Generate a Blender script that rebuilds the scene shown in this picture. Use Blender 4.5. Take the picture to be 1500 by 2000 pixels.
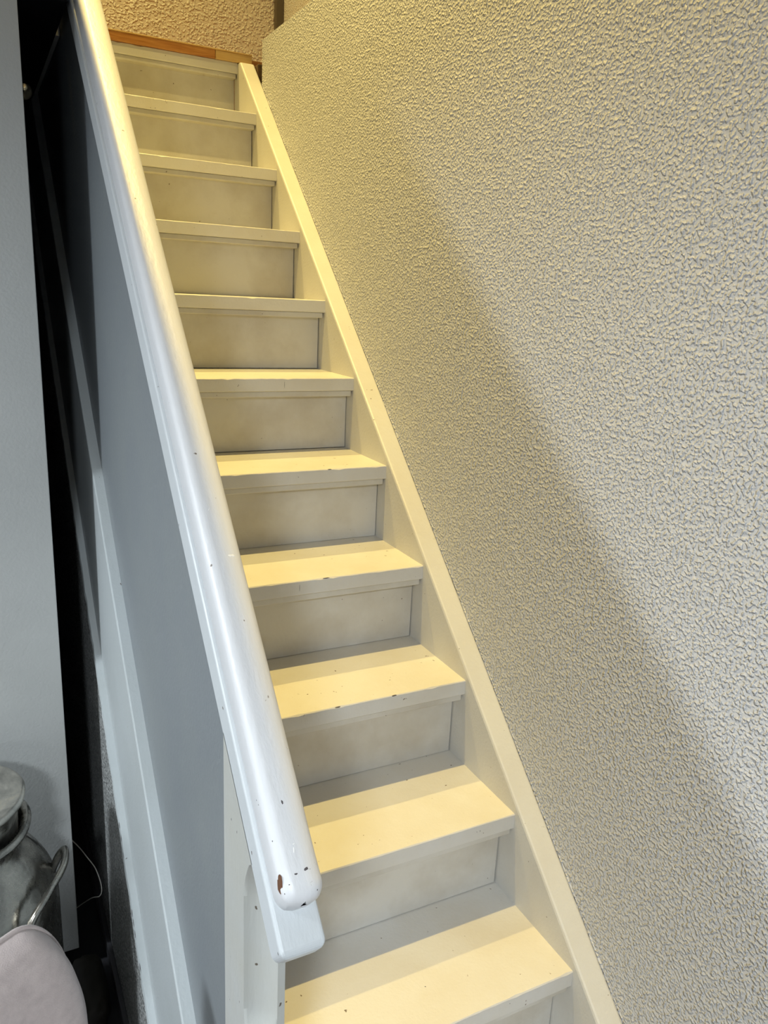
import bpy, bmesh, math, random
import numpy as np
from mathutils import Vector, Matrix, noise

for o in list(bpy.data.objects):
    bpy.data.objects.remove(o, do_unlink=True)
SC = bpy.context.scene
COL = SC.collection

# ------------------------------------------------------------------ camera
F_PX = 1542.49
PITCH, YAW, ROLL = -0.264561, -0.482033, 0.048577
CAM = Vector((-0.876094, -0.647572, 1.344887))
cp, sp, cy, sy = math.cos(PITCH), math.sin(PITCH), math.cos(YAW), math.sin(YAW)
fw = Vector((-sy * cp, cy * cp, sp))
rt = Vector((cy, sy, 0))
up = rt.cross(fw)
cr, sr = math.cos(ROLL), math.sin(ROLL)
r2 = cr * rt + sr * up
u2 = -sr * rt + cr * up
cam_d = bpy.data.cameras.new('camera')
cam_d.sensor_fit = 'VERTICAL'
cam_d.sensor_height = 36.0
cam_d.sensor_width = 27.0
cam_d.lens = F_PX / 2000 * 36
cam_d.clip_start = 0.02
cam = bpy.data.objects.new('camera', cam_d)
cam.matrix_world = Matrix(((r2.x, u2.x, -fw.x, CAM.x), (r2.y, u2.y, -fw.y, CAM.y),
                           (r2.z, u2.z, -fw.z, CAM.z), (0, 0, 0, 1)))
COL.objects.link(cam)
SC.camera = cam

# ------------------------------------------------------------------ world, exposure
world = bpy.data.worlds.new('night_outside')
SC.world = world
world.use_nodes = True
world.node_tree.nodes['Background'].inputs[0].default_value = (0.02, 0.022, 0.026, 1)
world.node_tree.nodes['Background'].inputs[1].default_value = 0.3
SC.view_settings.view_transform = 'Standard'
SC.view_settings.look = 'None'
SC.view_settings.gamma = 1.0
SC.view_settings.use_curve_mapping = False
SC.view_settings.exposure = 0.0

WARM = (1.0, 0.745, 0.245)
COOL = (0.86, 0.94, 1.0)
CEIL_Z = 1.90
# lamps: (x, y, z, watts, radius); their light objects are made in the lamp builders
UPSTAIRS_LAMPS = [(-0.735, 1.06, 4.52, 490.0, 0.03, 68), (-0.735, 2.36, 4.45, 360.0, 0.03, 112)]
ROOM_LAMPS = [(-2.80, 0.70, CEIL_Z, 92.0, 0.21, 'round white downlight in the ceiling near the closet door'),
              (-1.50, -1.50, CEIL_Z, 52.0, 0.15, 'unseen downlight added in the ceiling near the viewer')]  # unseen lamp, added to brighten the rail and lower steps
FLOOR_LAMP = (-1.70, -2.60, 1.15, 26.0, 0.13)

# ------------------------------------------------------------------ stair frame
RISE, RUN = 0.19, 0.20527
OVER = 0.0412                      # nosing overhang
TH = math.atan2(RISE, RUN)
CT, ST = math.cos(TH), math.sin(TH)
FLOOR = -0.38
CEIL = CEIL_Z                      # underside of the upper floor
XL, XR = -0.615, 0.0               # between the stringers


def sn(x, s, n):                   # along the pitch, square to the pitch -> world
    return Vector((x, s * CT - n * ST, s * ST + n * CT))


def hz(y, h):                      # height h above the line of nosings
    return y * RISE / RUN + h


# ------------------------------------------------------------------ materials
def new_mat(name, col, rough=0.5, metal=0.0, spec=0.5):
    m = bpy.data.materials.new(name)
    m.use_nodes = True
    b = m.node_tree.nodes['Principled BSDF']
    b.inputs['Base Color'].default_value = (*col, 1)
    b.inputs['Roughness'].default_value = rough
    b.inputs['Metallic'].default_value = metal
    b.inputs['Specular IOR Level'].default_value = spec
    return m


def nd(m, t, **kw):
    n = m.node_tree.nodes.new(t)
    for k, v in kw.items():
        if hasattr(n, k) and not k.startswith('i_'):
            setattr(n, k, v)
    return n


def ln(m, a, ao, b, bi):
    m.node_tree.links.new(a.outputs[ao], b.inputs[bi])


def coord(m, scale=(1, 1, 1)):
    t = nd(m, 'ShaderNodeNewGeometry')
    mp = nd(m, 'ShaderNodeMapping')
    mp.inputs['Scale'].default_value = scale
    ln(m, t, 'Position', mp, 'Vector')
    return mp


def ramp(m, stops):
    r = nd(m, 'ShaderNodeValToRGB')
    cr_ = r.color_ramp
    while len(cr_.elements) < len(stops):
        cr_.elements.new(0.5)
    for e, (p, c) in zip(cr_.elements, stops):
        e.position = p
        e.color = (*c, 1) if len(c) == 3 else c
    return r


def noise_tex(m, mp, scale, detail=3, rough=0.5, dist=0.0):
    n = nd(m, 'ShaderNodeTexNoise')
    n.inputs['Scale'].default_value = scale
    n.inputs['Detail'].default_value = detail
    n.inputs['Roughness'].default_value = rough
    n.inputs['Distortion'].default_value = dist
    ln(m, mp, 'Vector', n, 'Vector')
    return n


def bump(m, src, out, dist, strength=1.0):
    b = nd(m, 'ShaderNodeBump')
    b.inputs['Strength'].default_value = strength
    b.inputs['Distance'].default_value = dist
    ln(m, src, out, b, 'Height')
    ln(m, b, 'Normal', m.node_tree.nodes['Principled BSDF'], 'Normal')
    return b


def paint_mat(name, col, dirt, rough=0.42, speck=0.735, brush=(9, 9, 9)):
    """brushed gloss paint: slight tone drift, dirty smudges, tiny dark nicks, brush relief"""
    m = new_mat(name, col, rough)
    P = m.node_tree.nodes['Principled BSDF']
    mp = coord(m)
    n1 = noise_tex(m, mp, 5.0, 5, 0.6)
    r1 = ramp(m, [(0.42, col), (0.78, dirt)])
    ln(m, n1, 'Fac', r1, 'Fac')
    n2 = noise_tex(m, mp, 85, 2, 0.5)
    r2_ = ramp(m, [(speck, (1, 1, 1)), (speck + 0.03, (0.25, 0.2, 0.16))])
    ln(m, n2, 'Fac', r2_, 'Fac')
    mx = nd(m, 'ShaderNodeMix')
    mx.data_type = 'RGBA'
    mx.blend_type = 'MULTIPLY'
    mx.inputs[0].default_value = 1.0
    ln(m, r1, 'Color', mx, 6)
    ln(m, r2_, 'Color', mx, 7)
    ln(m, mx, 2, P, 'Base Color')
    mp2 = coord(m, brush)
    n3 = noise_tex(m, mp2, 18, 3, 0.55)
    bump(m, n3, 'Fac', 0.0012, 0.5)
    return m


def plaster_mat(name, col, scale=180, dist=0.0033, lo=0.41, hi=0.78, strength=1.0):
    m = new_mat(name, col, 0.5, 0, 0.4)
    mp = coord(m)
    n1 = noise_tex(m, mp, scale, 0.6, 0.5, 0.3)
    rp = ramp(m, [(lo, (0, 0, 0)), (hi, (1, 1, 1))])
    rp.color_ramp.interpolation = 'EASE'
    ln(m, n1, 'Fac', rp, 'Fac')
    n2 = noise_tex(m, mp, scale * 0.33, 2, 0.5)
    ad = nd(m, 'ShaderNodeMath')
    ad.operation = 'MULTIPLY_ADD'
    ad.inputs[1].default_value = 0.9
    ln(m, n2, 'Fac', ad, 0)
    ln(m, rp, 'Color', ad, 2)
    bump(m, ad, 'Value', dist, strength)
    return m


M = {}
M['tread'] = paint_mat('cream_stair_paint', (0.68, 0.665, 0.63), (0.62, 0.58, 0.50), 0.42, 0.74)
M['riser'] = paint_mat('cream_riser_paint', (0.63, 0.615, 0.575), (0.46, 0.42, 0.35), 0.48, 0.755)
M['stringer'] = paint_mat('cream_stringer_paint', (0.66, 0.65, 0.615), (0.61, 0.585, 0.53), 0.45, 0.75)
M['rail'] = paint_mat('white_gloss_rail_paint', (0.73, 0.735, 0.75), (0.70, 0.70, 0.71), 0.42, 0.74, (9, 3, 3))
M['side'] = paint_mat('pale_blue_grey_paint', (0.46, 0.495, 0.505), (0.42, 0.45, 0.45), 0.42, 0.76)
M['panel'] = paint_mat('grey_panel_paint', (0.205, 0.225, 0.24), (0.225, 0.245, 0.25), 0.45, 0.80)
M['lip'] = paint_mat('pale_blue_white_rail_base_paint', (0.60, 0.63, 0.65), (0.57, 0.60, 0.61), 0.42, 0.75, (9, 3, 3))
M['post'] = paint_mat('white_post_paint', (0.49, 0.50, 0.48), (0.47, 0.46, 0.40), 0.42, 0.74, (12, 12, 2))
M['plaster'] = plaster_mat('white_spatter_plaster', (0.60, 0.605, 0.62))
M['plaster_up'] = plaster_mat('dimmed_cream_plaster', (0.50, 0.47, 0.44), 110, 0.004)  # same plaster, darkened so the dimmer landing light sits in its colour
M['rough'] = plaster_mat('grey_rough_render', (0.36, 0.37, 0.36), 160, 0.004)
mm = M['rough']
_mp = coord(mm)
_n = noise_tex(mm, _mp, 230, 2, 0.6)
_r = ramp(mm, [(0.42, (0.16, 0.165, 0.16)), (0.6, (0.50, 0.51, 0.50))])
ln(mm, _n, 'Fac', _r, 'Fac')
ln(mm, _r, 'Color', mm.node_tree.nodes['Principled BSDF'], 'Base Color')
M['door'] = paint_mat('grey_white_door_paint', (0.47, 0.48, 0.47), (0.44, 0.45, 0.44), 0.5, 0.82)
M['room'] = new_mat('beige_room_paint', (0.42, 0.40, 0.37), 0.8)
M['ceil'] = new_mat('white_ceiling_paint', (0.72, 0.71, 0.69), 0.8)
M['dark'] = new_mat('closet_darkness', (0.010, 0.010, 0.011), 0.9, 0, 0.1)  # near-black colour stands in for the unlit closet space
M['floor'] = paint_mat('dark_floor_boards', (0.055, 0.055, 0.062), (0.04, 0.038, 0.04), 0.5, 0.9)
M['grey_trim'] = new_mat('dark_grey_skirting_paint', (0.10, 0.10, 0.11), 0.5)
M['frame'] = new_mat('dark_bronze_frame', (0.075, 0.062, 0.048), 0.45)
M['chip'] = new_mat('bare_brown_wood', (0.13, 0.055, 0.025), 0.7)
M['nick'] = new_mat('dark_nick', (0.09, 0.08, 0.085), 0.7)
M['drip_glint'] = new_mat('white_drip_and_glint', (0.93, 0.93, 0.92), 0.3)  # white for real drips and for the painted rail highlight
M['brass'] = new_mat('polished_brass', (0.9, 0.72, 0.42), 0.18, 1.0)
M['cable'] = new_mat('white_cable_sheath', (0.7, 0.68, 0.62), 0.5)
M['metal_trim'] = new_mat('white_lamp_metal', (0.8, 0.8, 0.8), 0.4)
M['item'] = new_mat('near_black_brown', (0.022, 0.018, 0.013), 0.6)


def wood_mat(name, c1, c2):
    m = new_mat(name, c1, 0.4)
    mp = coord(m, (1.2, 9, 22))
    n = noise_tex(m, mp, 5, 4, 0.6, 1.6)
    r = ramp(m, [(0.35, c1), (0.65, c2)])
    ln(m, n, 'Fac', r, 'Fac')
    ln(m, r, 'Color', m.node_tree.nodes['Principled BSDF'], 'Base Color')
    return m


M['pine'] = wood_mat('orange_pine', (0.62, 0.30, 0.08), (0.42, 0.16, 0.035))
M['pine_light'] = wood_mat('pale_pine', (0.74, 0.50, 0.20), (0.66, 0.42, 0.15))
M['joist'] = wood_mat('rough_joist_wood', (0.16, 0.09, 0.03), (0.06, 0.035, 0.015))


def metal_mat(name, k, rk):
    m = new_mat(name, (0.5, 0.48, 0.43), 0.34, 1.0)
    P = m.node_tree.nodes['Principled BSDF']
    mp = coord(m)
    n = noise_tex(m, mp, 9, 6, 0.65, 0.5)
    r = ramp(m, [(0.35, (0.19 * k, 0.185 * k, 0.17 * k)), (0.55, (0.36 * k, 0.345 * k, 0.31 * k)), (0.7, (0.47 * k, 0.43 * k, 0.36 * k))])
    ln(m, n, 'Fac', r, 'Fac')
    ln(m, r, 'Color', P, 'Base Color')
    n2 = noise_tex(m, mp, 30, 5, 0.7)
    r2_ = ramp(m, [(0.3, (0.16 * rk,) * 3), (0.75, (0.42 * rk,) * 3)])
    ln(m, n2, 'Fac', r2_, 'Fac')
    ln(m, r2_, 'Color', P, 'Roughness')
    n3 = noise_tex(m, mp, 14, 3, 0.5)
    bump(m, n3, 'Fac', 0.010, 0.5)
    return m


M['can'] = metal_mat('aged_aluminium', 1.0, 1.0)
M['lid'] = metal_mat('aluminium_lit_copy', 1.7, 1.5)  # can metal again, lightened to paint in the lid's reflected light


def fabric_mat():
    m = new_mat('mauve_grey_suede', (0.47, 0.40, 0.38), 0.95, 0, 0.15)
    P = m.node_tree.nodes['Principled BSDF']
    P.inputs['Sheen Weight'].default_value = 0.35
    mp = coord(m)
    n = noise_tex(m, mp, 55, 4, 0.7)
    r = ramp(m, [(0.3, (0.42, 0.355, 0.34)), (0.7, (0.51, 0.435, 0.415))])
    ln(m, n, 'Fac', r, 'Fac')
    ln(m, r, 'Color', P, 'Base Color')
    n2 = noise_tex(m, mp, 600, 2, 0.5)
    bump(m, n2, 'Fac', 0.001, 0.6)
    return m


M['fabric'] = fabric_mat()


def glow_mat(name, col, strength):
    m = new_mat(name, (0.8, 0.8, 0.8), 0.4)
    P = m.node_tree.nodes['Principled BSDF']
    P.inputs['Emission Color'].default_value = (*col, 1)
    P.inputs['Emission Strength'].default_value = strength
    return m


# ------------------------------------------------------------------ mesh helpers
def obj(name, bm, mat, parent=None, smooth=False, norm=True):
    if norm:
        bmesh.ops.recalc_face_normals(bm, faces=bm.faces)
    me = bpy.data.meshes.new(name)
    bm.to_mesh(me)
    bm.free()
    me.materials.append(M[mat] if isinstance(mat, str) else mat)
    if smooth:
        for p in me.polygons:
            p.use_smooth = True
    o = bpy.data.objects.new(name, me)
    COL.objects.link(o)
    if parent:
        o.parent = parent
        o.matrix_parent_inverse = parent.matrix_basis.inverted()
    return o


def thing(name, label, cat, loc=(0, 0, 0), group=None, kind=None):
    o = bpy.data.objects.new(name, None)
    o.location = loc
    o.empty_display_size = 0.1
    COL.objects.link(o)
    tag(o, label, cat, group, kind)
    return o


def tag(o, label=None, cat=None, group=None, kind=None):
    if label:
        o['label'] = label
    if cat:
        o['category'] = cat
    if group:
        o['group'] = group
    if kind:
        o['kind'] = kind
    return o


def add_box(bm, x0, x1, y0, y1, z0, z1):
    v = [bm.verts.new(c) for c in ((x0, y0, z0), (x1, y0, z0), (x1, y1, z0), (x0, y1, z0),
                                   (x0, y0, z1), (x1, y0, z1), (x1, y1, z1), (x0, y1, z1))]
    for f in ((0, 3, 2, 1), (4, 5, 6, 7), (0, 1, 5, 4), (1, 2, 6, 5), (2, 3, 7, 6), (3, 0, 4, 7)):
        bm.faces.new([v[i] for i in f])


def box(x0, x1, y0, y1, z0, z1, bev=0.0, seg=2):
    bm = bmesh.new()
    add_box(bm, x0, x1, y0, y1, z0, z1)
    if bev:
        bmesh.ops.bevel(bm, geom=bm.edges[:], offset=bev, segments=seg, affect='EDGES', profile=0.5)
    return bm


def add_prism(bm, pts, a, b):
    """pts: 3D polygon builder f(t) -> list of Vector for t in (a, b)"""
    A = [bm.verts.new(p) for p in pts(a)]
    B = [bm.verts.new(p) for p in pts(b)]
    n = len(A)
    bm.faces.new(A)
    bm.faces.new(B[::-1])
    for i in range(n):
        j = (i + 1) % n
        bm.faces.new((A[i], A[j], B[j], B[i]))


def prism_x(yz, x0, x1, bev=0.0):
    bm = bmesh.new()
    add_prism(bm, lambda x: [Vector((x, y, z)) for y, z in yz], x0, x1)
    if bev:
        bmesh.ops.bevel(bm, geom=bm.edges[:], offset=bev, segments=2, affect='EDGES', profile=0.5)
    return bm


def sweep(rings, cap=True):
    bm = bmesh.new()
    R_ = [[bm.verts.new(p) for p in r] for r in rings]
    n = len(R_[0])
    for a, b in zip(R_, R_[1:]):
        for i in range(n):
            j = (i + 1) % n
            bm.faces.new((a[i], a[j], b[j], b[i]))
    if cap:
        bm.faces.new(R_[0][::-1])
        bm.faces.new(R_[-1])
    return bm


def lathe(prof, c, seg=64, wob=None):
    rings = []
    for r, z in prof:
        ring = []
        for k in range(seg):
            a = 2 * math.pi * k / seg
            p = Vector((r * math.cos(a), r * math.sin(a), z))
            if wob:
                p = wob(p, a)
            ring.append(Vector(c) + p)
        rings.append(ring)
    return sweep(rings)


def tube(path, rad, seg=10, flat=1.0):
    """tube along a polyline; flat < 1 squashes it along the second frame axis"""
    rings = []
    P = [Vector(p) for p in path]
    t0 = (P[1] - P[0]).normalized()
    ref = Vector((0, 0, 1)) if abs(t0.z) < 0.9 else Vector((1, 0, 0))
    u = t0.cross(ref).normalized()
    for i, p in enumerate(P):
        t = (P[min(i + 1, len(P) - 1)] - P[max(i - 1, 0)]).normalized()
        u = (u - t * u.dot(t)).normalized()
        v = t.cross(u)
        r = rad[i] if isinstance(rad, (list, tuple)) else rad
        rings.append([p + u * r * math.cos(2 * math.pi * k / seg) + v * r * flat * math.sin(2 * math.pi * k / seg) for k in range(seg)])
    return sweep(rings)


def smooth_path(pts, n=8):
    P = [Vector(p) for p in pts]
    Q = [P[0] * 2 - P[1]] + P + [P[-1] * 2 - P[-2]]
    out = []
    for i in range(1, len(Q) - 2):
        for k in range(n):
            t = k / n
            a, b, c, d = Q[i - 1:i + 3]
            out.append(0.5 * ((2 * b) + (c - a) * t + (2 * a - 5 * b + 4 * c - d) * t * t + (3 * b - a - 3 * c + d) * t ** 3))
    out.append(P[-1])
    return out


# ------------------------------------------------------------------ the setting
def struct(name, bm, mat, label, cat='wall'):
    return tag(obj(name, bm, mat), label, cat, None, 'structure')


RW = 0.05                                        # face of the right-hand wall
struct('floor', box(-4.7, 0.6, -3.3, 3.4, FLOOR - 0.1, FLOOR), 'floor', 'dark floor at the foot of the stairs', 'floor')

# right wall: relief mesh over the face, solid behind
WALL_TOP, WALL_END = 2.143, 2.147
struct('wall_right', box(RW, RW + 0.16, -3.3, WALL_END, FLOOR, WALL_TOP), 'plaster',
       'white spatter plaster wall along the right of the stairs')
rings = []
for i in range(420):
    y = -0.45 + 2.60 * i / 419
    a = 0.0012 + 0.0018 * noise.noise(Vector((y * 22, 5, 1))) + 0.0010 * noise.noise(Vector((y * 70, 2, 1)))
    b = 0.003 + 0.003 * noise.noise(Vector((y * 18, 8, 4)))
    a, b = max(a, 0.0006), max(b, 0.001)
    zz = hz(y, 0.0225)
    rings.append([Vector((RW + 0.004, y, zz - 0.006)), Vector((RW - a, y, zz + 0.0004)), Vector((RW - a * 0.7, y, zz + b * 0.6)), Vector((RW + 0.004, y, zz + b + 0.006))])
e = obj('plaster_edge', sweep(rings), 'plaster', bpy.data.objects['wall_right'], True)
# upper storey
struct('wall_back', box(-1.75, 0.448, 3.16, 3.26, 1.9, 4.62), 'plaster_up', 'spatter plaster wall facing the top of the stairs')
struct('wall_upper_right', box(0.478, 0.56, -0.3, 3.26, 1.9, 4.62), 'plaster', 'bright spatter plaster wall above the right-hand wall')
struct('trim_1', box(0.440, 0.486, 3.135, 3.20, 2.12, 4.62, 0.004), 'frame', 'dark upright strip in the corner at the top of the stairs', 'trim')
struct('wall_upper_left', box(-1.75, -1.65, -0.3, 3.26, 2.12, 4.62), 'plaster_up', 'plaster wall left of the upper landing')
struct('wall_upper_front', box(-1.75, 0.56, -0.4, -0.3, 2.12, 4.62), 'plaster_up', 'plaster wall across the front of the stairwell upstairs')
struct('ceiling_upper', box(-1.75, 0.56, -0.4, 3.26, 4.62, 4.7), 'ceil', 'white ceiling above the stairwell', 'ceiling')
bm = bmesh.new()
add_box(bm, -4.7, -0.654, -3.3, 1.20, CEIL, 2.12)
add_box(bm, -4.7, -0.6515, 1.20, 1.56, CEIL, 2.12)
add_box(bm, -4.7, -0.638, 1.56, 3.26, CEIL, 2.12)
add_box(bm, -0.654, RW, -3.3, 0.0, CEIL, 2.12)
struct('ceiling', bm, 'ceil', 'white ceiling of the room beside the stairs', 'ceiling')
struct('floor_upper', box(RW + 0.02, 0.478, -0.3, WALL_END - 0.01, 2.05, 2.10), 'floor', 'floor behind the right-hand wall upstairs', 'floor')
struct('floor_landing', box(-0.654, 0.478, 2.30, 3.16, 1.9, 2.117), 'pine', 'pine landing floor at the top of the stairs', 'floor')

# room on the left
struct('wall_left', box(-4.8, -4.7, -3.3, 1.3, FLOOR, CEIL), 'room', 'white wall at the far left of the room')
struct('wall_front', box(-4.8, 0.2, -3.4, -3.3, FLOOR, CEIL), 'room', 'white wall behind the viewer')
DY = 1.168                                       # face of the white door
struct('wall_far', box(-4.7, -1.62, DY, DY + 0.1, FLOOR, CEIL), 'room', 'white wall left of the closet door')
for nm, b in (('wall_closet_left', (-1.74, -1.62, DY + 0.1, 2.9)), ('wall_closet_back', (-1.74, -0.60, 2.9, 3.0))):
    struct(nm, box(b[0], b[1], b[2], b[3], FLOOR, CEIL), 'dark', 'closet wall coloured black for the darkness beside the stairs, ' + ('left side' if 'left' in nm else 'back'))
struct('ceiling_closet', box(-1.62, -0.656, DY + 0.06, 2.9, CEIL - 0.02, CEIL - 0.002), 'dark', 'closet ceiling coloured black for the darkness inside', 'ceiling')

d = thing('door_1', 'pale grey closet door left of the stairs, behind the milk can', 'door', (-1.2, DY, -0.31), None, 'structure')
obj('door_leaf', box(-1.615, -0.752, DY, DY + 0.035, -0.312, CEIL - 0.012, 0.0015), 'door', d)
# knob on the closet side of the door, just showing past its edge
bm = lathe([(0.0, 0), (0.006, 0), (0.006, 0.02), (0.012, 0.03), (0.017, 0.04), (0.014, 0.05), (0.0, 0.053)], (0, 0, 0), 20)
k = obj('door_knob', bm, 'brass', None, True)
k.matrix_world = Matrix.Translation((-0.747, DY + 0.034, 1.71)) @ Matrix.Rotation(-math.pi / 2, 4, 'X')
k.parent = d
k.matrix_parent_inverse = d.matrix_basis.inverted()
k['label'] = 'small brass knob'

# wall under the stairs
yz = [(0.262, FLOOR), (2.85, FLOOR), (2.85, hz(2.85, -0.63)), (0.262, hz(0.262, -0.63))]
yz = [(0.27, FLOOR), (2.85, FLOOR), (2.85, hz(2.85, -0.63))]
struct('wall_under_stairs', prism_x(yz, -0.672, -0.60), 'rough', 'rough grey plaster wall below the stair stringer')
struct('baseboard_under_stairs', prism_x([(0.36, FLOOR), (2.85, FLOOR), (2.85, FLOOR + 0.045), (0.36, FLOOR + 0.045)], -0.684, -0.672, 0.002),
       'grey_trim', 'dark grey skirting strip along the wall under the stairs', 'baseboard')

# ------------------------------------------------------------------ the staircase
stair = thing('staircase', 'cream painted closed-riser wooden staircase climbing beside the plaster wall', 'stairs', (-0.3, 0.0, FLOOR))
TT = 0.033
rnd = random.Random(4)


def tread_mesh(seed, depth):
    """plank with a slightly chipped front arris; front edge at y = 0, top at z = 0"""
    bm = bmesh.new()
    R_ = random.Random(seed)
    nx = 44
    L = XR - XL
    rings = []
    for i in range(nx + 1):
        x = XL + L * i / nx
        c1 = 0.0016 + (0.0008 * R_.random())
        if R_.random() < 0.10:
            c1 += 0.0025 * R_.random()
        zw = 0.0006 * noise.noise(Vector((x * 9, seed, 0)))
        rings.append([Vector((x, depth, 0)), Vector((x, c1, zw)), Vector((x, 0.0004, -c1 * 0.9)), Vector((x, 0, -TT + 0.002)),
                      Vector((x, 0.002, -TT)), Vector((x, depth, -TT))])
    return sweep(rings)


for i in range(-1, 12):
    y0, z0 = i * RUN, i * RISE
    depth = RUN + OVER + 0.006
    if i < 11:
        t = obj('tread', tread_mesh(i + 5, depth), 'tread', stair)
    else:
        t = obj('tread', tread_mesh(i + 5, 0.055), 'tread', stair)
    t.location = (t.location[0], y0, z0)
    t.matrix_parent_inverse = stair.matrix_basis.inverted()
    # moulding strip under the nosing, stopping just short of the stringer
    s = obj('nosing_strip', box(XL + 0.002, XR - 0.004, y0 + 0.0055, y0 + OVER + 0.004, z0 - TT - 0.0145, z0 - TT - 0.0004, 0.002), 'riser', stair)
    r = obj('riser', box(XL, XR - (0.0018 + 0.0014 * rnd.random() if i < 11 else 0), y0 + OVER, y0 + OVER + 0.016, z0 - RISE + 0.0005 + 0.0016 * rnd.random(), z0 - TT - 0.001), 'riser', stair)

# right-hand stringer, from the floor to the landing
sy0 = (FLOOR - 0.022) * RUN / RISE
top_y = 2.236
top_y = (2.0885 - 0.022) * RUN / RISE
yz = [(sy0, FLOOR), (top_y, 2.0885), (2.299, 2.0885), (2.299, 1.72), (sy0 + 0.43, FLOOR)]
o = obj('stringer', prism_x(yz, 0.0, RW, 0.005), 'stringer', stair)
o['label'] = 'cream stringer board against the plaster wall'
# left-hand stringer with its ledge, seen from outside
yz = [((FLOOR + 0.17) * RUN / RISE, FLOOR), (2.6, hz(2.6, -0.17)), (2.6, hz(2.6, -0.645)), ((FLOOR + 0.645) * RUN / RISE, FLOOR)]
o = obj('stringer', prism_x(yz, -0.659, -0.617, 0.003), 'side', stair)
o['label'] = 'pale blue-grey outer stringer board below the side panel'
# white lower bead between stringer and rough plaster, with an uneven edge
rings = []
R_ = random.Random(9)
for i in range(140):
    y = 0.30 + 2.5 * i / 139
    w = 0.0012 * noise.noise(Vector((y * 38, 0, 3))) + 0.0016 * noise.noise(Vector((y * 90, 2, 3)))
    rings.append([Vector((-0.640, y, hz(y, -0.619))), Vector((-0.6735 + w, y, hz(y, -0.622))),
                  Vector((-0.6755 + w, y, hz(y, -0.632))), Vector((-0.640, y, hz(y, -0.652)))])
o = obj('lower_bead', sweep(rings), 'side', stair)

# ------------------------------------------------------------------ the banister
ban = thing('banister', 'white painted stair banister with a grey side panel and newel post', 'banister', (-0.63, 0.1, FLOOR))
yz = [(0.12, hz(0.12, -0.28)), (2.9, hz(2.9, -0.28)), (2.9, hz(2.9, 0.70)), (0.12, hz(0.12, 0.70))]
obj('side_panel', prism_x(yz, -0.637, -0.6155), 'panel', ban)

# newel post with a stopped, hollowed chamfer on its front left edge
PX0, PX1, PY0, PY1 = -0.650, -0.610, 0.052, 0.163


def post_ring(z, c):
    pts = []
    c = max(c, 0.0015)
    n = 9
    for k in range(n + 1):                      # cove from the front face to the left face, centred on the lost corner
        a = math.pi / 2 * k / n
        cov = Vector((PX0 + c * math.cos(a), PY0 + c * math.sin(a), z))
        flat = Vector((PX0 + c * (1 - k / n), PY0 + c * k / n, z))
        pts.append(flat.lerp(cov, 0.75))
    pts += [Vector((PX0, PY1, z)), Vector((PX1, PY1, z)), Vector((PX1, PY0, z))]
    return pts


zs = []
ZT, ZB = 0.755, 0.475
for z in np.linspace(ZT + 0.14, ZT, 8):
    zs.append((z, 0.0))
CH = 0.031
for k in range(1, 13):
    t = k / 12
    zs.append((ZT - 0.075 * t, CH * math.sin(t * math.pi / 2)))
zs.append((ZB + 0.05, CH))
for k in range(1, 11):
    t = k / 10
    zs.append((ZB + 0.05 - 0.05 * t, CH * math.sqrt(max(0, 1 - t * t))))
zs.append((FLOOR, 0.0))


def top_clip(p):
    lim = (0.505 + p.y * ST) / CT               # underside of the rail base
    return Vector((p.x, p.y, min(p.z, lim)))


rings = [[top_clip(p) if p.z > 0.60 else p for p in post_ring(z, c)] for z, c in zs]
rings = [[Vector((p.x, p.y, (0.510 + p.y * ST) / CT)) for p in post_ring(0.8, 0.0)]] + [r for r in
         [[p for p in post_ring(z, c)] for z, c in zs] if max(p.z for p in r) < (0.506 + PY0 * ST) / CT]
o = obj('newel_post', sweep(rings), 'post', ban)
for p in o.data.polygons:
    p.use_smooth = abs(p.normal.x) < 0.97 and abs(p.normal.y) < 0.97


# the rail sits on its base with a small shadow groove
def rail_ring(s, x0, x1, n0, n1, r, inset, nseg=7, rleft=None):
    x0, x1, n1 = x0 + inset, x1 - inset, n1 - inset
    r = max(r - inset * 0.5, 0.003)
    rl = r if rleft is None else max(rleft - inset * 0.3, 0.003)
    g = 0.0022 if rleft else 0.0
    pts = [(x1 - g, n0), (x1 - g, n0 + 0.0012), (x1, n0 + 0.0012 + 1.2 * g)]
    for k in range(nseg + 1):
        a = math.pi / 2 * k / nseg
        pts.append((x1 - r + r * math.cos(a), n1 - r + r * math.sin(a)))
    for k in range(nseg + 1):
        a = math.pi / 2 + math.pi / 2 * k / nseg
        pts.append((x0 + rl + rl * math.cos(a), n1 - rl + rl * math.sin(a)))
    pts += [(x0, n0 + 0.0012 + 1.2 * g), (x0 + g, n0 + 0.0012), (x0 + g, n0)]
    return [sn(x, s, n) for x, n in pts]


S_END = 3.55
rb = 0.011
rings = []
for k in range(7):
    t = k / 6
    rings.append(rail_ring(0.4445 + rb * t, -0.650, -0.600, 0.508, 0.546, 0.004, rb * (1 - math.sqrt(1 - (1 - t) ** 2)), 3))
for s in np.linspace(0.47, S_END, 30):
    rings.append(rail_ring(s, -0.650, -0.600, 0.508, 0.546, 0.004, 0, 3))
base = obj('rail_base', sweep(rings), 'side', ban)
base.data.materials[0] = M['lip']
rr = 0.020
rings = []
for k in range(9):
    t = k / 8
    rings.append(rail_ring(0.487 + rr * t, -0.6455, -0.5985, 0.5455, 0.5915, 0.021, rr * 0.8 * (1 - math.sqrt(1 - (1 - t) ** 2)), 7, 0.013))
for s in np.linspace(0.53, S_END, 60):
    w = 0.0006 * noise.noise(Vector((s * 3, 0, 0)))
    rings.append(rail_ring(s, -0.6455 + w, -0.5985 + w, 0.5455, 0.5915 + w, 0.021, 0, 7, 0.013))
rail = obj('handrail', sweep(rings), 'rail', ban, True)
for p in rail.data.polygons:
    if len(p.vertices) > 4:
        p.use_smooth = False


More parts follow.
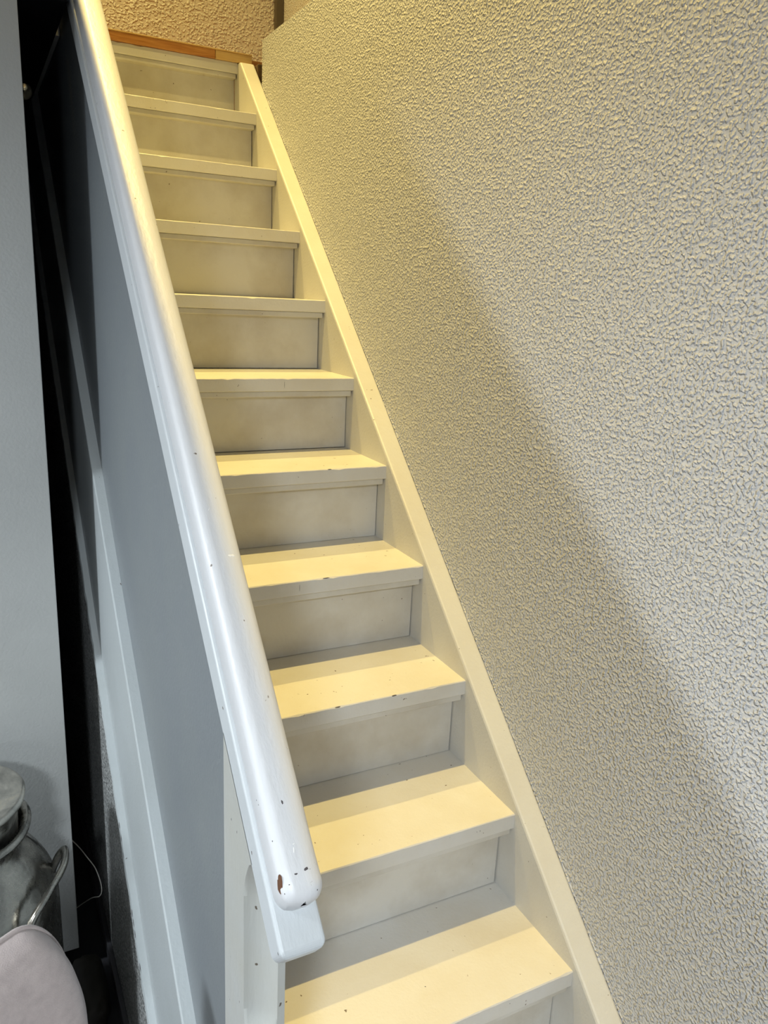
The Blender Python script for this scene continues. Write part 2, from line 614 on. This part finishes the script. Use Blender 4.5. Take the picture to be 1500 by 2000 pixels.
# ------------------------------------------------------------------ landing nosing in pine
pn = thing('landing_nosing', 'orange pine nosing strip along the edge of the upper landing', 'trim', (-0.3, 2.25, 2.09))
obj('strip', box(-0.612, -0.078, 2.2515, 2.302, 2.0905, 2.117, 0.0015), 'pine', pn)
obj('strip', box(-0.077, 0.049, 2.2515, 2.302, 2.0905, 2.117, 0.0015), 'pine_light', pn)['label'] = 'paler short pine piece at the right end'
obj('joist_end', box(0.052, 0.20, 2.20, 2.29, 1.95, 2.085, 0.004), 'joist', pn)['label'] = 'rough dark joist end in the gap beside the wall'
obj('lip', box(-0.612, 0.049, 2.2485, 2.30, 2.1172, 2.1205, 0.0008), 'pine_light', pn)

# ------------------------------------------------------------------ lamps
def add_light(t, name, kind, loc, watts, col, size, cone=70):
    ld = bpy.data.lights.new(name, kind)
    ld.energy = watts
    ld.color = col
    if kind == 'AREA':
        ld.shape = 'DISK'
        ld.size = size * 2
    else:
        ld.shadow_soft_size = size
    if kind == 'SPOT':
        ld.spot_size = math.radians(cone)
        ld.spot_blend = 1.0
    lo = bpy.data.objects.new(name, ld)
    lo.location = loc
    COL.objects.link(lo)
    lo.parent = t
    lo.matrix_parent_inverse = t.matrix_basis.inverted()


def spotlight(x, y, z, watts, rad, cone, label):
    t = thing('ceiling_spotlight', label, 'lamp', (x, y, 4.62), 'spotlights above the stairwell')
    obj('ceiling_plate', lathe([(0.001, 0), (0.05, 0), (0.05, -0.012), (0.012, -0.016), (0.010, -0.05), (0.001, -0.05)], (x, y, 4.62), 32), 'metal_trim', t, True)
    obj('lamp_head', lathe([(0.001, 0.075), (0.026, 0.07), (0.036, 0.03), (0.036, 0.012), (0.033, 0.012), (0.030, 0.05), (0.001, 0.055)], (x, y, z), 32), 'metal_trim', t, True)
    add_light(t, 'spot_light', 'SPOT', (x, y, z), watts, WARM, rad, cone)


spotlight(*UPSTAIRS_LAMPS[0], 'ceiling spotlight over the middle of the stairs')
spotlight(*UPSTAIRS_LAMPS[1], 'ceiling spotlight over the upper landing')
for (x, y, z, w, r, lab) in ROOM_LAMPS:
    t = thing('ceiling_downlight', lab, 'lamp', (x, y, z), 'downlights in the room')
    obj('trim_ring', lathe([(r + 0.02, 0), (r + 0.02, -0.008), (r + 0.004, -0.012), (r + 0.004, 0)], (x, y, z), 40), 'metal_trim', t, True)
    add_light(t, 'downlight', 'AREA', (x, y, z - 0.014), w, COOL, r)
x, y, z, w, r = FLOOR_LAMP
t = thing('floor_lamp', 'white globe floor lamp standing behind the viewer', 'lamp', (x, y, FLOOR))
prof = [(max(0.001, r * math.sin(a)), r * math.cos(a)) for a in np.linspace(0, math.pi, 17)]
obj('globe', lathe(prof, (x, y, z), 32), glow_mat('lamp_glow', COOL, w / (4 * math.pi * r * r * math.pi)), t, True)
obj('pole', tube([(x, y, FLOOR + 0.02), (x, y, z - r + 0.004)], 0.012, 12), 'metal_trim', t, True)
obj('base', lathe([(0.001, 0), (0.14, 0), (0.14, 0.012), (0.02, 0.024), (0.001, 0.024)], (x, y, FLOOR), 40), 'metal_trim', t, True)

# ------------------------------------------------------------------ milk can
CX, CY = -0.986, 0.925
can = thing('milk_can', 'aged aluminium milk can with lid, in front of the closet door', 'milk can', (CX, CY, FLOOR))


def dent(p, a):
    w = 0.0035 * noise.noise(Vector((math.cos(a) * 2.2, math.sin(a) * 2.2, p.z * 5 + 7)))
    r = math.hypot(p.x, p.y)
    k = (r + w * (1 if r > 0.09 else 0.2)) / max(r, 1e-6)
    return Vector((p.x * k, p.y * k, p.z + (0.4 * w if r > 0.02 else 0)))


prof = [(0.001, 0.004), (0.16, 0.004), (0.172, 0.0), (0.178, 0.01), (0.178, 0.03), (0.184, 0.04), (0.186, 0.10), (0.186, 0.44), (0.185, 0.47)]
for k in range(1, 13):
    t = k / 12
    prof.append((0.185 - 0.062 * t ** 1.6, 0.47 + 0.135 * t ** 0.85))
prof += [(0.1215, 0.622), (0.122, 0.64), (0.127, 0.648)]
for k in range(9):
    a = -math.pi / 2 + math.pi * k / 8
    prof.append((0.134 + 0.009 * math.cos(a), 0.657 + 0.009 * math.sin(a)))
prof += [(0.124, 0.660), (0.120, 0.64), (0.002, 0.64)]
obj('body', lathe(prof, (CX, CY, FLOOR), 96, dent), 'can', can, True)
lid = [(0.002, 0.641), (0.117, 0.641), (0.1185, 0.68), (0.122, 0.706), (0.130, 0.712), (0.1345, 0.717), (0.1355, 0.723), (0.133, 0.728),
       (0.126, 0.729), (0.10, 0.7255), (0.06, 0.7245), (0.002, 0.7245)]
obj('lid', lathe(lid, (CX, CY, FLOOR), 96, dent), 'lid', can, True)
for a0 in (-0.50, -0.50 + math.pi):
    def pol(r, a, z):
        return Vector((CX + r * math.cos(a), CY + r * math.sin(a), FLOOR + z))
    path = smooth_path([pol(0.166, a0 + 0.46, 0.50), pol(0.188, a0 + 0.47, 0.545), pol(0.200, a0 + 0.42, 0.562), pol(0.203, a0 + 0.18, 0.562),
                        pol(0.203, a0 - 0.18, 0.556), pol(0.205, a0 - 0.40, 0.535), pol(0.200, a0 - 0.47, 0.50), pol(0.178, a0 - 0.46, 0.46)], 6)
    obj('handle', tube(path, 0.0105, 12, 0.7), 'can', can, True)

# ------------------------------------------------------------------ chair near the viewer
chx, chy, chrot = -0.935, 0.272, math.radians(31)
ch = thing('upholstered_chair', 'mauve grey suede upholstered chair with a rounded back, bottom left corner', 'chair', (chx, chy, FLOOR))
MC = Matrix.Translation((chx, chy, FLOOR)) @ Matrix.Rotation(chrot, 4, 'Z')


def loft_back():
    rings = []
    W, H0, H1, T = 0.150, 0.30, 0.880, 0.032
    prof = []
    for k in range(21):
        a = math.pi / 2 * k / 20
        prof.append((0.075 + 0.075 * math.cos(a), H1 - 0.17 + 0.17 * math.sin(a)))
    prof += [(-x, z) for x, z in prof[::-1]]
    prof = [(W, H0)] + prof + [(-W, H0)]
    depth = [(-1.0, 0.72), (-0.97, 0.80), (-0.88, 0.87), (-0.7, 0.925), (-0.4, 0.965), (0.0, 0.985), (0.5, 0.995), (0.9, 1.0), (1.0, 0.985)]
    for dpt, k in depth:
        rings.append([MC @ Vector((x * k, dpt * T + 0.03 * (1 - (x / W) ** 2) * 0.5, H0 + (z - H0) * (k if z > H0 else 1))) for x, z in prof])
    return sweep(rings), prof, T, W, H0


bmb, prof, T_, W_, H0_ = loft_back()
obj('backrest', bmb, 'fabric', ch, True)
for sgn in (1,):
    pth = [MC @ Vector((x * 0.998, sgn * T_ * 0.80 + 0.015 * (1 - (x / W_) ** 2), H0_ + (z - H0_) * 0.999)) for x, z in prof[1:-1]]
    obj('piping', tube(pth, 0.0035, 8), 'fabric', ch, True)
bm = box(-0.2, 0.2, -0.46, -0.02, 0.36, 0.47, 0.035, 4)
bm.transform(MC)
obj('seat', bm, 'fabric', ch, True)
for lx in (-0.17, 0.17):
    for ly in (-0.42, -0.02):
        bm = box(lx - 0.018, lx + 0.018, ly - 0.018, ly + 0.018, 0.0, 0.37, 0.003)
        bm.transform(MC)
        obj('leg', bm, 'frame', ch)

# ------------------------------------------------------------------ things in the dark gap
path = smooth_path([(-0.79, 1.33, -0.03), (-0.733, 1.30, -0.101), (-0.712, 1.28, -0.130), (-0.694, 1.25, -0.152), (-0.684, 1.232, -0.195),
                    (-0.690, 1.222, -0.216), (-0.712, 1.24, -0.232), (-0.76, 1.29, -0.30), (-0.82, 1.33, FLOOR + 0.003), (-0.95, 1.36, FLOOR + 0.003)], 8)
tag(obj('cable', tube(path, 0.0014, 8), 'cable', None, True), 'thin white cable hanging in the dark gap beside the closet door', 'cable')

bm = bmesh.new()
bmesh.ops.create_icosphere(bm, subdivisions=4, radius=1.0)
for v in bm.verts:
    p = v.co.copy()
    q = Vector((math.copysign(abs(p.x) ** 0.75, p.x), math.copysign(abs(p.y) ** 0.75, p.y), math.copysign(abs(p.z) ** 0.7, p.z)))
    w = 1 + 0.10 * noise.noise(p * 2.4) + 0.05 * noise.noise(p * 6)
    v.co = Vector((-0.745 + 0.042 * q.x * w, 1.03 + 0.10 * q.y * w, FLOOR + 0.05 + max(-0.05, 0.055 * q.z * w)))
tag(obj('dark_floor_item', bm, 'item', None, True), 'small dark brown slumped bag on the floor beside the closet door', 'item')  # unidentified dark object, its slumped shape is invented

# ------------------------------------------------------------------ chips, nicks and drips in the paint, and a painted highlight
def chip(parent, loc, nrm, a, b, along, mat, seed, name='chip_and_glint', lift=0.00015):
    R_ = random.Random(seed)
    n = Vector(nrm).normalized()
    u = Vector(along)
    u = (u - n * u.dot(n)).normalized()
    v = n.cross(u)
    c = Vector(loc) + n * lift
    bm = bmesh.new()
    k = 11
    rim = []
    for q in range(k):
        t = 2 * math.pi * q / k
        w = 0.75 + 0.5 * R_.random()
        rim.append(bm.verts.new(c + u * a * w * math.cos(t) + v * b * w * math.sin(t) - n * 0.0006))
    mid = bm.verts.new(c + n * 0.0003)
    for q in range(k):
        bm.faces.new((rim[q], rim[(q + 1) % k], mid))
    return obj(name, bm, mat, parent)


PITCH_V = (0, CT, ST)
rail_marks = [
    ((-0.6452, -0.0200, 0.7745), (-0.96, -0.20, 0.18), 0.0085, 0.0050, (0, 0.35, 0.94), 'chip'),
    ((-0.6175, -0.0217, 0.7854), (0.11, -0.664, 0.739), 0.0046, 0.0030, (1, 0, 0.2), 'nick'),
    ((-0.6290, -0.0232, 0.7843), (0, -0.669, 0.743), 0.0034, 0.0021, (1, 0, 0), 'nick'),
    ((-0.6378, -0.0281, 0.7784), (-0.33, -0.635, 0.698), 0.0014, 0.0010, (1, 0, 0), 'nick'),
    ((-0.6429, -0.0291, 0.7700), (-0.803, -0.575, 0.156), 0.0015, 0.0011, (0, 0, 1), 'nick'),
    ((-0.6095, -0.0334, 0.7666), (0.446, -0.882, 0.152), 0.0018, 0.0012, (0, 0, 1), 'nick'),
    ((-0.6256, 0.0286, 0.8322), (0, -0.681, 0.732), 0.0040, 0.0020, PITCH_V, 'nick'),
    ((-0.6457, 0.0451, 0.8239), (-1, 0, 0), 0.0018, 0.0012, PITCH_V, 'nick'),
    ((-0.6457, 0.0521, 0.8249), (-1, 0, 0), 0.0014, 0.0009, PITCH_V, 'nick'),
    ((-0.6433, 0.0075, 0.8052), (-0.847, -0.361, 0.391), 0.0016, 0.0013, PITCH_V, 'nick'),
    ((-0.6164, 0.2463, 1.0334), (0.11, -0.674, 0.73), 0.0052, 0.0028, (1, 0, -0.1), 'drip_glint'),
    ((-0.6252, -0.0067, 0.7994), (0, -0.681, 0.733), 0.0060, 0.0011, (0.25, CT, ST), 'drip_glint'),  # lamp highlight on the rail, painted as a white stroke
    ((-0.6240, -0.0025, 0.8032), (0, -0.681, 0.733), 0.0030, 0.0010, (1, 0.2, 0.1), 'drip_glint'),  # short stroke of the same painted highlight
    ((-0.6293, 0.2958, 1.0797), (0, -0.68, 0.733), 0.0050, 0.0007, (0.5, CT, ST), 'drip_glint'),
    ((-0.6330, 0.9000, 1.6369), (-0.1, -0.68, 0.733), 0.0020, 0.0012, PITCH_V, 'nick'),
    ((-0.6150, 0.7300, 1.4797), (0.1, -0.68, 0.733), 0.0022, 0.0016, PITCH_V, 'drip_glint'),
]
for q, (l, n, a, b, d, m) in enumerate(rail_marks):
    chip(rail, l, n, a, b, d, m, q)
chip(base, (-0.6499, -0.0318, 0.7031), (-0.996, -0.06, -0.057), 0.0034, 0.0016, (0, 0.2, 1), 'nick', 50)
by_name = {o.name: o for o in bpy.data.objects}
tread_marks = [
    ('tread.003', (-0.1145, 0.6217, 0.3800), (0, 0, 1), 0.0018, 0.0014), ('tread.003', (-0.2582, 0.5464, 0.3800), (0, 0, 1), 0.0016, 0.0013),
    ('tread.011', (-0.3353, 2.0527, 1.8720), (0, -1, 0), 0.0022, 0.0016), ('tread.011', (-0.3215, 2.0527, 1.8725), (0, -1, 0), 0.0018, 0.0022),
    ('tread.011', (-0.1273, 2.0527, 1.8711), (0, -1, 0), 0.0020, 0.0015), ('tread.003', (-0.0806, 0.4108, 0.3660), (0, -1, 0), 0.0012, 0.0034),
    ('tread.003', (-0.0880, 0.4108, 0.3660), (0, -1, 0), 0.0010, 0.0026), ('tread.004', (-0.1711, 0.6160, 0.5696), (0, -0.7, 0.7), 0.0060, 0.0014),
    ('tread.004', (-0.2962, 0.6160, 0.5696), (0, -0.7, 0.7), 0.0070, 0.0012), ('tread.002', (-0.1379, 0.2055, 0.1794), (0, -1, 0), 0.0016, 0.0012),
    ('tread.005', (-0.2400, 0.8213, 0.7596), (0, -0.7, 0.7), 0.0080, 0.0012), ('tread.006', (-0.1500, 1.0265, 0.9496), (0, -0.7, 0.7), 0.0050, 0.0012),
    ('tread.002', (-0.2600, 0.2880, 0.1900), (0, 0, 1), 0.0016, 0.0014), ('tread.002', (-0.3900, 0.3300, 0.1900), (0, 0, 1), 0.0018, 0.0012),
    ('tread.009', (-0.2000, 1.6425, 1.5000), (0, -1, 0), 0.0014, 0.0012),
]
tread_marks += [('tread.007', (-0.19, 6 * RUN, 1.123), (0, -1, 0), 0.0005, 0.013), ('tread.005', (-0.30, 4 * RUN, 0.743), (0, -1, 0), 0.0005, 0.012)]
for q, (nm, l, n, a, b) in enumerate(tread_marks):
    chip(by_name[nm], l, n, a, b, (1, 0, 0), 'nick', 100 + q)
ls = by_name['stringer.001']
for q, y in enumerate((0.975, 0.930, 0.856, 0.80, 0.735, 0.68, 0.610, 0.565, 0.535, 0.47, 0.43, 0.39)):
    chip(ls, (-0.6371, y, hz(y, -0.1705)), (-0.5, -0.6, 0.62), 0.006 + 0.006 * (q % 3), 0.0008, PITCH_V, 'nick', 150 + q)
lb = by_name['lower_bead']
for q, y in enumerate((0.905, 0.885, 0.86, 0.775, 0.762, 0.745, 0.70, 0.62)):
    chip(lb, (-0.6745, y, hz(y, -0.6235)), (-0.9, -0.25, 0.35), 0.008, 0.0011, PITCH_V, 'nick', 180 + q)
post = by_name['newel_post']
chip(post, (-0.6500, 0.1311, 0.7491), (-1, 0, 0), 0.0050, 0.0007, (0, 0, 1), 'nick', 201)
chip(post, (-0.6500, 0.1087, 0.7474), (-1, 0, 0), 0.0045, 0.0008, (0, 0, 1), 'nick', 202)
wr = by_name['wall_right']
chip(wr, (0.0498, 0.3721, 0.4002), (-1, 0, 0), 0.0017, 0.0015, (0, 0, 1), 'nick', 210)
